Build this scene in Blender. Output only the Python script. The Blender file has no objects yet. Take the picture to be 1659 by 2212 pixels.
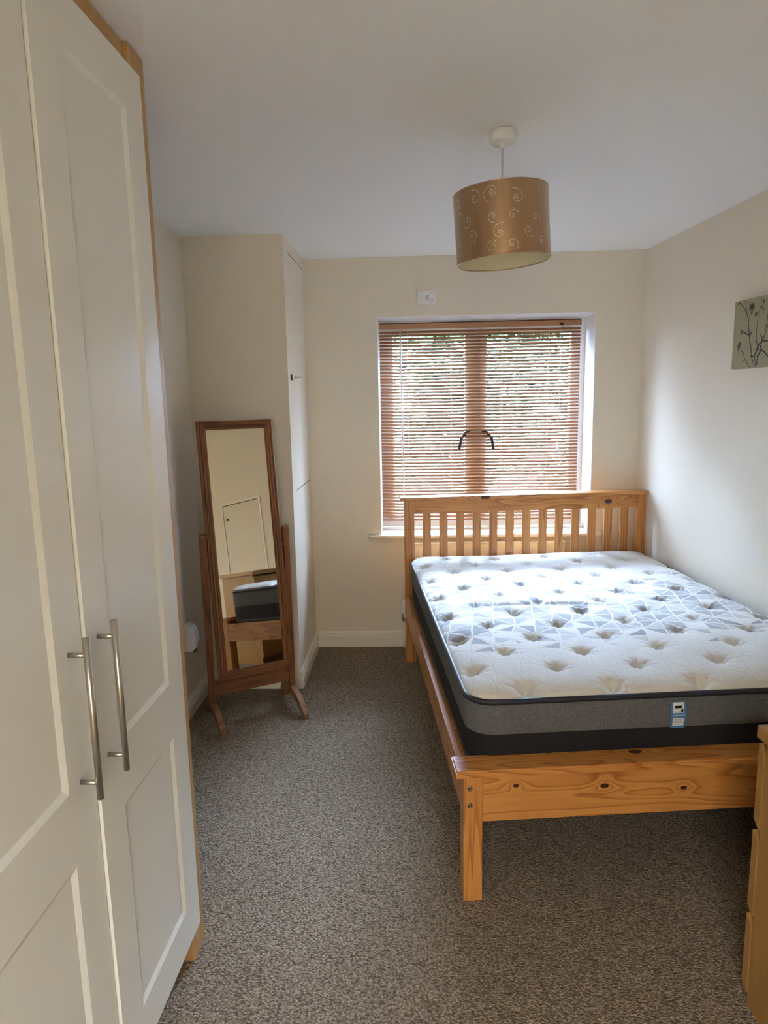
import bpy, bmesh, math, random
from mathutils import Vector, Matrix
import numpy as np
random.seed(7)
sc = bpy.context.scene
COL = sc.collection
PI = math.pi
# ------------------------------------------------------------------ camera
CAM_H = 1.5803
FPX = 1476.36
YAW, PITCH, ROLL = -0.0421, 0.1653, -0.0200
def cam_axes():
    f = Vector((math.sin(YAW)*math.cos(PITCH), math.cos(YAW)*math.cos(PITCH), -math.sin(PITCH)))
    r = Vector((math.cos(YAW), -math.sin(YAW), 0.0)); u = r.cross(f)
    return f, r*math.cos(ROLL)+u*math.sin(ROLL), -r*math.sin(ROLL)+u*math.cos(ROLL)
F_, R_, U_ = cam_axes()
cd = bpy.data.cameras.new('camera'); cam = bpy.data.objects.new('camera', cd); COL.objects.link(cam)
cd.sensor_fit = 'HORIZONTAL'; cd.sensor_width = 36.0; cd.lens = FPX/1659*36.0; cd.clip_start = 0.02
M = Matrix((( R_.x, U_.x, -F_.x, 0.0), (R_.y, U_.y, -F_.y, 0.0), (R_.z, U_.z, -F_.z, CAM_H), (0, 0, 0, 1)))
cam.matrix_world = M
sc.camera = cam
# ------------------------------------------------------------------ sky and lights
w = bpy.data.worlds.new('world'); sc.world = w; w.use_nodes = True
bg = w.node_tree.nodes['Background']
bg.inputs[0].default_value = (0.51, 0.67, 1.0, 1); bg.inputs[1].default_value = 88.0
def area(name, loc, rot, sx, sy, power, color=(1, 1, 1), portal=False):
    l = bpy.data.lights.new(name, 'AREA'); l.shape = 'RECTANGLE'; l.size = sx; l.size_y = sy; l.energy = power; l.color = color
    o = bpy.data.objects.new(name, l); COL.objects.link(o); o.location = loc; o.rotation_euler = rot
    if portal: l.cycles.is_portal = True
    return o
area('window_portal', (0.45, 4.53, 1.40), (-PI/2, 0, 0), 1.34, 1.40, 1.0, portal=True)
area('landing_fill', (0.0, -1.45, 2.34), (0, 0, 0), 1.7, 0.9, 80.0, (0.90, 0.92, 0.98))  # unseen fill lamp behind the camera, added to lift the room
sc.view_settings.view_transform = 'Standard'; sc.view_settings.look = 'None'
sc.view_settings.exposure = 1.70; sc.view_settings.gamma = 1.0; sc.view_settings.use_curve_mapping = False
sc.cycles.max_bounces = 14; sc.cycles.diffuse_bounces = 7; sc.cycles.glossy_bounces = 5; sc.cycles.transparent_max_bounces = 12
sc.cycles.sample_clamp_indirect = 8.0; sc.cycles.caustics_reflective = False; sc.cycles.caustics_refractive = False
# ------------------------------------------------------------------ room dimensions (metres, from the photograph's perspective)
H = 2.40
YW, XR, RA = 4.2153, 1.375, 0.0923       # window wall, right wall corner, right wall skew
XB, YB, XL = -0.6312, 3.5713, -1.1493    # boxed-in corner, left wall
YR = -0.85                               # wall behind the camera
WX0, WX1, WZ0, WZ1 = -0.199, 1.100, 0.735, 2.057
def right_x(y): return XR + (YW - y)*math.tan(RA)
# ------------------------------------------------------------------ materials
def new_mat(name):
    m = bpy.data.materials.new(name); m.use_nodes = True
    nt = m.node_tree; b = nt.nodes['Principled BSDF']
    return m, nt, b
def N(nt, t, **k):
    n = nt.nodes.new(t)
    for a, v in k.items(): setattr(n, a, v)
    return n
def math_n(nt, op, a=None, b=None, c=None, clamp=False):
    n = nt.nodes.new('ShaderNodeMath'); n.operation = op; n.use_clamp = clamp
    for i, x in enumerate((a, b, c)):
        if x is None: continue
        if isinstance(x, (int, float)): n.inputs[i].default_value = x
        else: nt.links.new(x, n.inputs[i])
    return n.outputs[0]
def mix_rgb(nt, fac, a, b, blend='MIX'):
    n = nt.nodes.new('ShaderNodeMix'); n.data_type = 'RGBA'; n.blend_type = blend
    for s, x in ((n.inputs['Factor'], fac), (n.inputs[6], a), (n.inputs[7], b)):
        if isinstance(x, (int, float)): s.default_value = x
        elif isinstance(x, tuple): s.default_value = (*x, 1) if len(x) == 3 else x
        else: nt.links.new(x, s)
    return n.outputs[2]
def ramp(nt, fac, stops):
    n = nt.nodes.new('ShaderNodeValToRGB'); e = n.color_ramp.elements
    while len(e) < len(stops): e.new(0.5)
    for el, (p, c) in zip(e, stops): el.position = p; el.color = (*c, 1)
    nt.links.new(fac, n.inputs[0]); return n.outputs[0]
def bump(nt, b, height, strength=0.3, dist=0.01):
    n = nt.nodes.new('ShaderNodeBump'); n.inputs['Strength'].default_value = strength; n.inputs['Distance'].default_value = dist
    nt.links.new(height, n.inputs['Height']); nt.links.new(n.outputs[0], b.inputs['Normal'])
def coords(nt, scale=(1, 1, 1), rand=False):
    tc = N(nt, 'ShaderNodeTexCoord'); mp = N(nt, 'ShaderNodeMapping'); mp.inputs['Scale'].default_value = scale
    nt.links.new(tc.outputs['Object'], mp.inputs[0])
    if rand:
        oi = N(nt, 'ShaderNodeObjectInfo'); sc_ = N(nt, 'ShaderNodeVectorMath', operation='SCALE'); cv = N(nt, 'ShaderNodeCombineXYZ')
        for i in range(3): nt.links.new(math_n(nt, 'MULTIPLY', oi.outputs['Random'], (7.3, 13.1, 4.7)[i]), cv.inputs[i])
        nt.links.new(cv.outputs[0], mp.inputs['Location'])
    return mp.outputs[0], tc.outputs['Object']
def noise(nt, vec, scale, detail=3, rough=0.5, dist=0.0):
    n = N(nt, 'ShaderNodeTexNoise'); n.inputs['Scale'].default_value = scale; n.inputs['Detail'].default_value = detail
    n.inputs['Roughness'].default_value = rough; n.inputs['Distortion'].default_value = dist
    nt.links.new(vec, n.inputs['Vector']); return n.outputs[0]
def plain(name, col, rough=0.5, metal=0.0, var=0.03, nscale=40, bmp=0.0, spec=0.5):
    m, nt, b = new_mat(name); v, _ = coords(nt)
    f = noise(nt, v, nscale, 4)
    d = tuple(max(0, c*(1-var)) for c in col); l = tuple(min(1, c*(1+var)) for c in col)
    nt.links.new(mix_rgb(nt, f, d, l), b.inputs['Base Color'])
    b.inputs['Roughness'].default_value = rough; b.inputs['Metallic'].default_value = metal; b.inputs['Specular IOR Level'].default_value = spec
    if bmp: bump(nt, b, f, bmp, 0.002)
    return m
def wood(name, light, dark, axis, rings=7.0, scale=1.0, rough=0.38, knots=(), contrast=1.0, coat=0.0, stretch=0.10):
    m, nt, b = new_mat(name)
    st = [1.0, 1.0, 1.0]; st[axis] = stretch
    v, raw = coords(nt, tuple(s*scale for s in st), rand=True)
    n1 = noise(nt, v, 5.0, 2, 0.45)
    ph = math_n(nt, 'MULTIPLY', n1, rings)
    kd = None
    for (kx, ky, kz, kr) in knots:
        sub = N(nt, 'ShaderNodeVectorMath', operation='SUBTRACT'); nt.links.new(raw, sub.inputs[0]); sub.inputs[1].default_value = (kx, ky, kz)
        s2 = [1.0, 1.0, 1.0]; s2[axis] = 0.62
        mu = N(nt, 'ShaderNodeVectorMath', operation='MULTIPLY'); nt.links.new(sub.outputs[0], mu.inputs[0]); mu.inputs[1].default_value = s2
        ln = N(nt, 'ShaderNodeVectorMath', operation='LENGTH'); nt.links.new(mu.outputs[0], ln.inputs[0])
        d = math_n(nt, 'DIVIDE', ln.outputs['Value'], kr)
        g = math_n(nt, 'EXPONENT', math_n(nt, 'MULTIPLY', d, -0.50))
        ph = math_n(nt, 'ADD', ph, math_n(nt, 'MULTIPLY', g, 3.6))
        k = math_n(nt, 'MULTIPLY', math_n(nt, 'LESS_THAN', d, 1.0), 0.97)
        kd = k if kd is None else math_n(nt, 'MAXIMUM', kd, k)
    fr = math_n(nt, 'FRACT', ph)
    saw = ramp(nt, fr, [(0.0, (0, 0, 0)), (0.60, (0.30, 0.30, 0.30)), (0.88, (1, 1, 1)), (1.0, (0.0, 0.0, 0.0))])
    s3 = [90.0, 90.0, 90.0]; s3[axis] = 2.5
    v2, _ = coords(nt, tuple(s3), rand=True)
    fine = noise(nt, v2, 1.0, 2)
    v3, _ = coords(nt, (1.3, 1.3, 1.3), rand=True)
    big = noise(nt, v3, 1.6, 2)
    f = math_n(nt, 'ADD', math_n(nt, 'MULTIPLY', saw, 0.85*contrast), math_n(nt, 'MULTIPLY', math_n(nt, 'SUBTRACT', fine, 0.5), 0.55))
    f = math_n(nt, 'ADD', f, math_n(nt, 'MULTIPLY', math_n(nt, 'SUBTRACT', big, 0.45), 0.6), clamp=True)
    colr = mix_rgb(nt, f, light, dark)
    if kd is not None: colr = mix_rgb(nt, kd, colr, (0.050, 0.017, 0.007))
    nt.links.new(colr, b.inputs['Base Color'])
    b.inputs['Roughness'].default_value = rough; b.inputs['Coat Weight'].default_value = coat; b.inputs['Coat Roughness'].default_value = 0.25
    bump(nt, b, fine, 0.06, 0.001)
    return m
MT = {}
def wall_mat(name, col):
    m, nt, b = new_mat(name); v, _ = coords(nt)
    f = noise(nt, v, 1.1, 3); g = noise(nt, v, 260, 2)
    nt.links.new(mix_rgb(nt, f, tuple(c*0.975 for c in col), tuple(min(1, c*1.02) for c in col)), b.inputs['Base Color'])
    b.inputs['Roughness'].default_value = 0.72; b.inputs['Specular IOR Level'].default_value = 0.25
    bump(nt, b, g, 0.05, 0.0006); return m
MT['wall'] = wall_mat('cream_wall_paint', (0.77, 0.705, 0.585))
MT['ceiling'] = wall_mat('white_ceiling_paint', (0.865, 0.89, 0.90))
MT['reveal'] = wall_mat('white_reveal_paint', (0.86, 0.86, 0.86))
MT['gloss'] = plain('cream_gloss_paint', (0.83, 0.79, 0.68), 0.28, var=0.015)
MT['upvc'] = plain('white_upvc', (0.86, 0.87, 0.88), 0.25, var=0.01)
def carpet():
    m, nt, b = new_mat('tweed_loop_carpet')
    v, _ = coords(nt, (1, 1, 1)); n0 = N(nt, 'ShaderNodeTexNoise'); n0.inputs['Scale'].default_value = 60
    nt.links.new(v, n0.inputs['Vector'])
    ad = N(nt, 'ShaderNodeVectorMath', operation='MULTIPLY_ADD'); nt.links.new(n0.outputs[1], ad.inputs[0]); ad.inputs[1].default_value = (0.006, 0.006, 0); nt.links.new(v, ad.inputs[2])
    mp = N(nt, 'ShaderNodeMapping'); mp.inputs['Rotation'].default_value = (0, 0, 0.6); mp.inputs['Scale'].default_value = (1.0, 1.45, 1.0); nt.links.new(ad.outputs[0], mp.inputs[0])
    vo = N(nt, 'ShaderNodeTexVoronoi'); vo.inputs['Scale'].default_value = 150; nt.links.new(mp.outputs[0], vo.inputs['Vector'])
    sep = N(nt, 'ShaderNodeSeparateColor'); nt.links.new(vo.outputs['Color'], sep.inputs[0])
    c = ramp(nt, sep.outputs[0], [(0.0, (0.245, 0.180, 0.112)), (0.35, (0.335, 0.258, 0.170)), (0.7, (0.40, 0.315, 0.215)), (1.0, (0.49, 0.395, 0.28))])
    gap = ramp(nt, vo.outputs['Distance'], [(0.25, (1, 1, 1)), (0.8, (0.30, 0.27, 0.24))])
    c = mix_rgb(nt, 1.0, c, gap, 'MULTIPLY')
    big = noise(nt, v, 2.2, 3)
    c = mix_rgb(nt, 1.0, c, ramp(nt, big, [(0.3, (0.93, 0.93, 0.94)), (0.7, (1, 1, 1))]), 'MULTIPLY')
    nt.links.new(c, b.inputs['Base Color'])
    b.inputs['Roughness'].default_value = 0.95; b.inputs['Specular IOR Level'].default_value = 0.1; b.inputs['Sheen Weight'].default_value = 0.15
    inv = math_n(nt, 'SUBTRACT', 1.0, vo.outputs['Distance']); bump(nt, b, inv, 0.9, 0.006)
    return m
MT['carpet'] = carpet()
PINE_L, PINE_D = (0.62, 0.280, 0.074), (0.34, 0.110, 0.021)
MT['door'] = plain('cream_foil_door', (0.80, 0.80, 0.745), 0.34, var=0.01, nscale=6)
MT['oak_z'] = wood('oak_effect_upright', (0.56, 0.335, 0.13), (0.40, 0.215, 0.07), 2, rings=5, contrast=0.7)
MT['oak_y'] = wood('oak_effect_rail', (0.54, 0.32, 0.125), (0.39, 0.21, 0.07), 1, rings=5, contrast=0.7)
MT['steel'] = plain('brushed_steel', (0.56, 0.53, 0.48), 0.30, 1.0, var=0.06, nscale=120)
# ------------------------------------------------------------------ mesh helpers
def tag(o, label=None, cat=None, group=None, kind=None):
    if label: o['label'] = label
    if cat: o['category'] = cat
    if group: o['group'] = group
    if kind: o['kind'] = kind
    return o
def link(name, me, mat, parent=None, smooth=False):
    if mat is not None and len(me.materials) == 0: me.materials.append(MT[mat] if isinstance(mat, str) else mat)
    if smooth:
        me.polygons.foreach_set('use_smooth', [True]*len(me.polygons))
    o = bpy.data.objects.new(name, me); COL.objects.link(o)
    if parent is not None: o.parent = parent
    return o
def empty(name, loc=(0, 0, 0), rz=0.0):
    o = bpy.data.objects.new(name, None); COL.objects.link(o); o.location = loc; o.rotation_euler = (0, 0, rz); o.empty_display_size = 0.1
    return o
def pyd(name, V, Fc, mat, parent=None, smooth=False):
    me = bpy.data.meshes.new(name); me.from_pydata([tuple(v) for v in V], [], Fc); me.update()
    return link(name, me, mat, parent, smooth)
def bm_box(bm, x, y, z):
    vs = [bm.verts.new((a, b_, c)) for a in x for b_ in y for c in z]
    for f in ((0, 1, 3, 2), (4, 6, 7, 5), (0, 4, 5, 1), (2, 3, 7, 6), (0, 2, 6, 4), (1, 5, 7, 3)):
        bm.faces.new([vs[i] for i in f])
def bm_done(name, bm, mat, parent=None, smooth=False):
    bmesh.ops.recalc_face_normals(bm, faces=bm.faces)
    me = bpy.data.meshes.new(name); bm.to_mesh(me); bm.free()
    return link(name, me, mat, parent, smooth)
def box(name, x, y, z, mat, parent=None, bevel=0.0, seg=2):
    bm = bmesh.new(); bm_box(bm, x, y, z)
    if bevel: bmesh.ops.bevel(bm, geom=list(bm.edges), offset=bevel, segments=seg, affect='EDGES', profile=0.7)
    return bm_done(name, bm, mat, parent)
def boxes(name, lst, mat, parent=None, bevel=0.0):
    bm = bmesh.new()
    for b_ in lst: bm_box(bm, *b_)
    if bevel: bmesh.ops.bevel(bm, geom=list(bm.edges), offset=bevel, segments=2, affect='EDGES', profile=0.7)
    return bm_done(name, bm, mat, parent)
def bm_tube(bm, pts, r, n=10, caps=True):
    pts = [Vector(p) for p in pts]; rings = []
    for i, p in enumerate(pts):
        t = (pts[min(i+1, len(pts)-1)] - pts[max(i-1, 0)]).normalized()
        a = t.cross(Vector((0, 0, 1)));  a = a if a.length > 1e-3 else Vector((1, 0, 0)); a.normalize(); b_ = t.cross(a)
        rr = r[i] if isinstance(r, (list, tuple)) else r
        rings.append([bm.verts.new(p + a*math.cos(2*PI*k/n)*rr + b_*math.sin(2*PI*k/n)*rr) for k in range(n)])
    for A_, B_ in zip(rings, rings[1:]):
        for k in range(n): bm.faces.new((A_[k], A_[(k+1) % n], B_[(k+1) % n], B_[k]))
    if caps: bm.faces.new(rings[0][::-1]); bm.faces.new(rings[-1])
def tube(name, pts, r, mat, parent=None, n=10):
    bm = bmesh.new(); bm_tube(bm, pts, r, n); return bm_done(name, bm, mat, parent, True)
def bm_lathe(bm, prof, n=32, center=(0, 0, 0)):
    rings = []
    for (r, z) in prof:
        rings.append([bm.verts.new((center[0]+r*math.cos(2*PI*k/n), center[1]+r*math.sin(2*PI*k/n), center[2]+z)) for k in range(n)])
    for A_, B_ in zip(rings, rings[1:]):
        for k in range(n): bm.faces.new((A_[k], A_[(k+1) % n], B_[(k+1) % n], B_[k]))
    return rings
def lathe(name, prof, mat, parent=None, n=32, smooth=True, cap=True):
    bm = bmesh.new(); r = bm_lathe(bm, prof, n)
    if cap: bm.faces.new(r[0][::-1]); bm.faces.new(r[-1])
    o = bm_done(name, bm, mat, parent, smooth); return o
def extrude_profile(name, prof, a, b_, mat, parent=None, out=None, miter=(0, 0)):
    """profile points (d, z): d outward, z up; run from a to b_ (xy); out = outward unit xy; miter shifts the ends with d"""
    a = Vector((*a, 0)); b_ = Vector((*b_, 0)); t = (b_-a).normalized(); o3 = Vector((*out, 0)); n = len(prof); V = []
    for e, base, mi in ((0, a, miter[0]), (1, b_, miter[1])):
        for d, z in prof: V.append(base + o3*d + t*(mi*d) + Vector((0, 0, z)))
    Fc = [(i, (i+1) % n, n+(i+1) % n, n+i) for i in range(n)] + [tuple(range(n))[::-1], tuple(range(n, 2*n))]
    bm = bmesh.new(); vs = [bm.verts.new(v) for v in V]
    for f in Fc: bm.faces.new([vs[i] for i in f])
    return bm_done(name, bm, mat, parent)
def text(name, s, size, mat, parent, loc, rot, align='LEFT'):
    cu = bpy.data.curves.new(name, 'FONT'); cu.body = s; cu.size = size; cu.align_x = align; cu.extrude = 0.0001
    tmp = bpy.data.objects.new(name, cu); COL.objects.link(tmp)
    dg = bpy.context.evaluated_depsgraph_get(); me = bpy.data.meshes.new_from_object(tmp.evaluated_get(dg))
    bpy.data.objects.remove(tmp); bpy.data.curves.remove(cu); me.name = name; me.materials.clear()
    o = link(name, me, mat, parent); o.location = loc; o.rotation_euler = rot; return o
def S(o): o['kind'] = 'structure'; return o
# ------------------------------------------------------------------ room shell
T = 0.12
S(box('floor', (-1.35, 2.1), (YR-1.4, YW+0.02), (-0.1, 0.0), 'carpet'))
S(box('ceiling', (-1.35, 2.1), (YR-1.4, YW+0.35), (H, H+0.1), 'ceiling'))
S(box('wall_left', (XL-T, XL), (YR-T, YB), (0, H), 'wall'))
def right_wall():
    a = Vector((XR, YW, 0)); d = Vector((math.sin(RA), -math.cos(RA), 0)); n = Vector((math.cos(RA), math.sin(RA), 0))
    L = 5.3; V = []
    for p in (a, a+d*L, a+d*L+n*T, a+n*T+Vector((0, 0.1, 0))):
        V += [p, p+Vector((0, 0, H))]
    V[6].y += 0.05; V[7].y += 0.05
    bm = bmesh.new(); vs = [bm.verts.new(v) for v in V]
    for i in range(4):
        j = (i+1) % 4; bm.faces.new((vs[2*i], vs[2*j], vs[2*j+1], vs[2*i+1]))
    bm.faces.new([vs[i] for i in (0, 2, 4, 6)]); bm.faces.new([vs[i] for i in (1, 3, 5, 7)])
    return bm_done('wall_right', bm, 'wall')
S(right_wall())
WD = 0.30
S(boxes('wall_window', [((-1.3, WX0), (YW, YW+WD), (0, H)), ((WX1, 1.7), (YW, YW+WD), (0, H)), ((WX0, WX1), (YW, YW+WD), (0, WZ0-0.022)), ((WX0, WX1), (YW, YW+WD), (WZ1, H))], 'wall'))
RD = 0.245
S(boxes('trim_1', [((WX0, WX0+0.004), (YW-0.0005, YW+RD), (WZ0, WZ1)), ((WX1-0.004, WX1), (YW-0.0005, YW+RD), (WZ0, WZ1)), ((WX0, WX1), (YW-0.0005, YW+RD), (WZ1-0.004, WZ1))], 'reveal'))
# boxed-in corner with the access hatch opening in its side
HY0, HY1, HZ0, HZ1 = 3.680, 4.208, 1.088, 2.337
S(boxes('wall_boxing', [((XL-T, XB), (YB, YB+0.05), (0, H)), ((XB-0.03, XB), (YB+0.05, HY0), (0, H)), ((XB-0.03, XB), (HY0, YW), (0, HZ0)), ((XB-0.03, XB), (HY0, YW), (HZ1, H)), ((XB-0.03, XB), (HY1, YW), (HZ0, HZ1))], 'wall'))
# unseen wall behind the camera; its doorway and landing are added for fill light
DX0, DX1, DZ = -0.42, 0.38, 2.03
S(boxes('wall_rear', [((-1.27, DX0), (YR-0.1, YR), (0, H)), ((DX1, 1.95), (YR-0.1, YR), (0, H)), ((DX0, DX1), (YR-0.1, YR), (DZ, H))], 'wall'))
S(boxes('wall_landing', [((-1.27, -1.17), (YR-1.3, YR-0.1), (0, H)), ((1.85, 1.95), (YR-1.3, YR-0.1), (0, H)), ((-1.27, 1.95), (YR-1.4, YR-1.3), (0, H))], 'wall'))
S(boxes('trim_2', [((DX0-0.06, DX0), (YR-0.115, YR+0.015), (0, DZ+0.06)), ((DX1, DX1+0.06), (YR-0.115, YR+0.015), (0, DZ+0.06)), ((DX0, DX1), (YR-0.115, YR+0.015), (DZ, DZ+0.06))], 'gloss', bevel=0.004))
BP = [(0, 0), (0.018, 0), (0.018, 0.052), (0.010, 0.054), (0.010, 0.0585), (0.0165, 0.061), (0.0175, 0.067), (0.0165, 0.0735), (0.009, 0.0755), (0.009, 0.080), (0.0140, 0.0825), (0.013, 0.093), (0.007, 0.1), (0, 0.1)]
S(extrude_profile('baseboard_window', BP, (XB, YW), (XR, YW), 'gloss', out=(0, -1), miter=(1, 0)))
S(extrude_profile('baseboard_boxing_side', BP, (XB, YB), (XB, YW), 'gloss', out=(1, 0), miter=(-1, -1)))
S(extrude_profile('baseboard_boxing_front', BP, (XL, YB), (XB, YB), 'gloss', out=(0, -1), miter=(1, 1)))
S(extrude_profile('baseboard_left', BP, (XL, 1.80), (XL, YB), 'gloss', out=(1, 0), miter=(0, -1)))
RN = (-math.cos(RA), -math.sin(RA))
S(extrude_profile('baseboard_right', BP, (XR, YW), (XR+5.0*math.sin(RA), YW-5.0*math.cos(RA)), 'gloss', out=RN, miter=(0.1, 0)))
# ------------------------------------------------------------------ window
def window():
    root = empty('window_1', ((WX0+WX1)/2, YW+RD, WZ0)); S(root); tag(root, 'white framed double casement window behind the wooden blind', None)
    cx = (WX0+WX1)/2; hw = (WX1-WX0)/2; hh = WZ1-WZ0
    def fr(name, x0, x1, z0, z1, t, y0, y1, mat='upvc'):
        return boxes(name, [((x0, x0+t), (y0, y1), (z0, z1)), ((x1-t, x1), (y0, y1), (z0, z1)), ((x0+t, x1-t), (y0, y1), (z0, z0+t)), ((x0+t, x1-t), (y0, y1), (z1-t, z1))], mat, root, bevel=0.003)
    fr('outer_frame', -hw, hw, 0.0, hh, 0.045, 0.0, 0.055)
    mull = 0.415-cx
    box('mullion', (mull-0.025, mull+0.025), (0.0, 0.055), (0.045, hh-0.045), 'upvc', root, 0.003)
    for x0, x1, sgn in ((-hw+0.045, mull-0.025, 1), (mull+0.025, hw-0.045, -1)):
        s = fr('sash', x0, x1, 0.045, hh-0.045, 0.045, -0.012, 0.045)
        box('pane', (x0+0.04, x1-0.04), (0.015, 0.021), (0.085, hh-0.085), 'glass', s)
        hx = (x1-0.022) if sgn > 0 else (x0+0.022); hz = 0.63
        h = tube('sash_handle', [(hx, -0.012, hz), (hx, -0.035, hz), (hx-sgn*0.02, -0.045, hz-0.015), (hx-sgn*0.05, -0.05, hz-0.05), (hx-sgn*0.062, -0.052, hz-0.12)], [0.013, 0.012, 0.011, 0.010, 0.009], 'dark_metal', s, 8)
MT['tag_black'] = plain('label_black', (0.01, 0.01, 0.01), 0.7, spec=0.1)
MT['dark_metal'] = plain('dark_metal', (0.03, 0.028, 0.027), 0.35, 0.6)
def glass_mat():
    m, nt, b = new_mat('window_glass'); nt.nodes.remove(b); out = nt.nodes['Material Output']
    tr = N(nt, 'ShaderNodeBsdfTransparent'); gl = N(nt, 'ShaderNodeBsdfGlossy'); gl.inputs['Roughness'].default_value = 0.02
    tr.inputs[0].default_value = (0.95, 0.97, 0.96, 1)
    fz = N(nt, 'ShaderNodeFresnel'); fz.inputs[0].default_value = 1.45; mx = N(nt, 'ShaderNodeMixShader')
    nt.links.new(math_n(nt, 'MULTIPLY', fz.outputs[0], 0.8), mx.inputs[0]); nt.links.new(tr.outputs[0], mx.inputs[1]); nt.links.new(gl.outputs[0], mx.inputs[2]); nt.links.new(mx.outputs[0], out.inputs[0])
    return m
MT['glass'] = glass_mat()
window()
# sill with a bullnose
def sill():
    bm = bmesh.new(); bm_box(bm, (WX0, WX1), (YW-0.0, YW+RD), (WZ0-0.022, WZ0)); bm_box(bm, (-0.275, 1.163), (YW-0.045, YW), (WZ0-0.022, WZ0))
    bmesh.ops.remove_doubles(bm, verts=bm.verts, dist=1e-5)
    ed = [e for e in bm.edges if all(abs(v.co.y-(YW-0.045)) < 1e-4 for v in e.verts)]
    bmesh.ops.bevel(bm, geom=ed, offset=0.009, segments=4, affect='EDGES', profile=0.5)
    return bm_done('window_sill', bm, 'gloss')
S(sill()); bpy.data.objects['window_sill']['kind'] = 'structure'
# ------------------------------------------------------------------ access hatches
def hatch():
    root = empty('access_hatch', (XB, (HY0+HY1)/2, HZ0)); hh = (HY1-HY0)/2; g = 0.004
    tag(root, 'cream access hatch in the side of the boxed corner with small metal catch', 'hatch')
    box('panel', (-0.0045, -0.0005), (-hh+g, hh-g), (g, HZ1-HZ0-g), 'wall', root, 0.0015)
    hz = HZ1-HZ0; rx = (-0.010, -0.0012)
    boxes('gap_shade', [(rx, (-hh+0.0001, -hh+g-0.0001), (0.0001, hz-0.0001)), (rx, (hh-g+0.0001, hh-0.0001), (0.0001, hz-0.0001)), (rx, (-hh+g, hh-g), (0.0001, g-0.0001)), (rx, (-hh+g, hh-g), (hz-g+0.0001, hz-0.0001))], 'tag_black', root)  # black strips put the shade of the panel gap into colour
    l = box('catch', (0.0005, 0.012), (-hh-0.004, -hh+0.030), (0.592, 0.626), 'steel', root, 0.003)
    box('keep', (0.0005, 0.007), (-hh-0.030, -hh-0.006), (0.594, 0.624), 'dark_metal', root, 0.002)
    tube('thumb_turn', [(0.010, -hh+0.012, 0.609), (0.030, -hh+0.020, 0.609), (0.034, -hh+0.035, 0.610), (0.036, -hh+0.065, 0.611)], [0.006, 0.005, 0.004, 0.006], 'steel', l, 8)
hatch()
def hatch2():
    s0, s1 = (YW-0.96)/math.cos(RA), (YW-0.38)/math.cos(RA)
    root = empty('cupboard_hatch', (XR+s0*math.sin(RA), YW-s0*math.cos(RA), 0.55), RA)
    tag(root, 'cream wall hatch with a black knob, seen in the tall mirror', 'hatch'); L = s1-s0
    boxes('surround', [((-0.0095, -0.0005), (-L-0.02, -L), (0, 0.96)), ((-0.0095, -0.0005), (0, 0.02), (0, 0.96)), ((-0.0095, -0.0005), (-L, 0), (0.94, 0.96))], 'gloss', root, 0.001)
    box('panel', (-0.007, -0.0005), (-L+0.009, -0.006), (0.0, 0.933), 'wall', root, 0.001)
    boxes('gap_shade', [((-0.003, -0.0005), (-L+0.0001, -L+0.0089), (0.0, 0.94)), ((-0.003, -0.0005), (-0.0059, -0.0001), (0.0, 0.94)), ((-0.003, -0.0005), (-L+0.009, -0.006), (0.9331, 0.9399))], 'tag_black', root)  # dark lines between surround and panel, painting in the gap's shade
    bm = bmesh.new(); bm_lathe(bm, [(0.012, 0), (0.012, 0.006), (0.008, 0.012), (0.0001, 0.014)], 16); bmesh.ops.rotate(bm, verts=bm.verts, matrix=Matrix.Rotation(-PI/2, 3, 'Y'), cent=(0, 0, 0)); bmesh.ops.translate(bm, verts=bm.verts, vec=(-0.007, -L+0.07, 0.79))
    bm_done('knob', bm, 'dark_metal', root, True)
hatch2()
# ------------------------------------------------------------------ venetian blind
def slat_mat():
    m, nt, b = new_mat('tan_blind_slat'); v, _ = coords(nt, (2, 80, 80)); f = noise(nt, v, 1.0, 2)
    nt.links.new(mix_rgb(nt, f, (0.40, 0.195, 0.092), (0.335, 0.16, 0.072)), b.inputs['Base Color']); b.inputs['Roughness'].default_value = 0.38
    return m
MT['slat'] = slat_mat()
MT['cordw'] = plain('pale_cord', (0.72, 0.62, 0.48), 0.8)
MT['white_plastic'] = plain('white_plastic', (0.80, 0.80, 0.82), 0.35, var=0.01)
def clear_mat():
    m, nt, b = new_mat('clear_acrylic'); b.inputs['Base Color'].default_value = (0.85, 0.88, 0.95, 1); b.inputs['Roughness'].default_value = 0.12
    b.inputs['Transmission Weight'].default_value = 0.35; b.inputs['IOR'].default_value = 1.3; return m
MT['acrylic'] = clear_mat()
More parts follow.
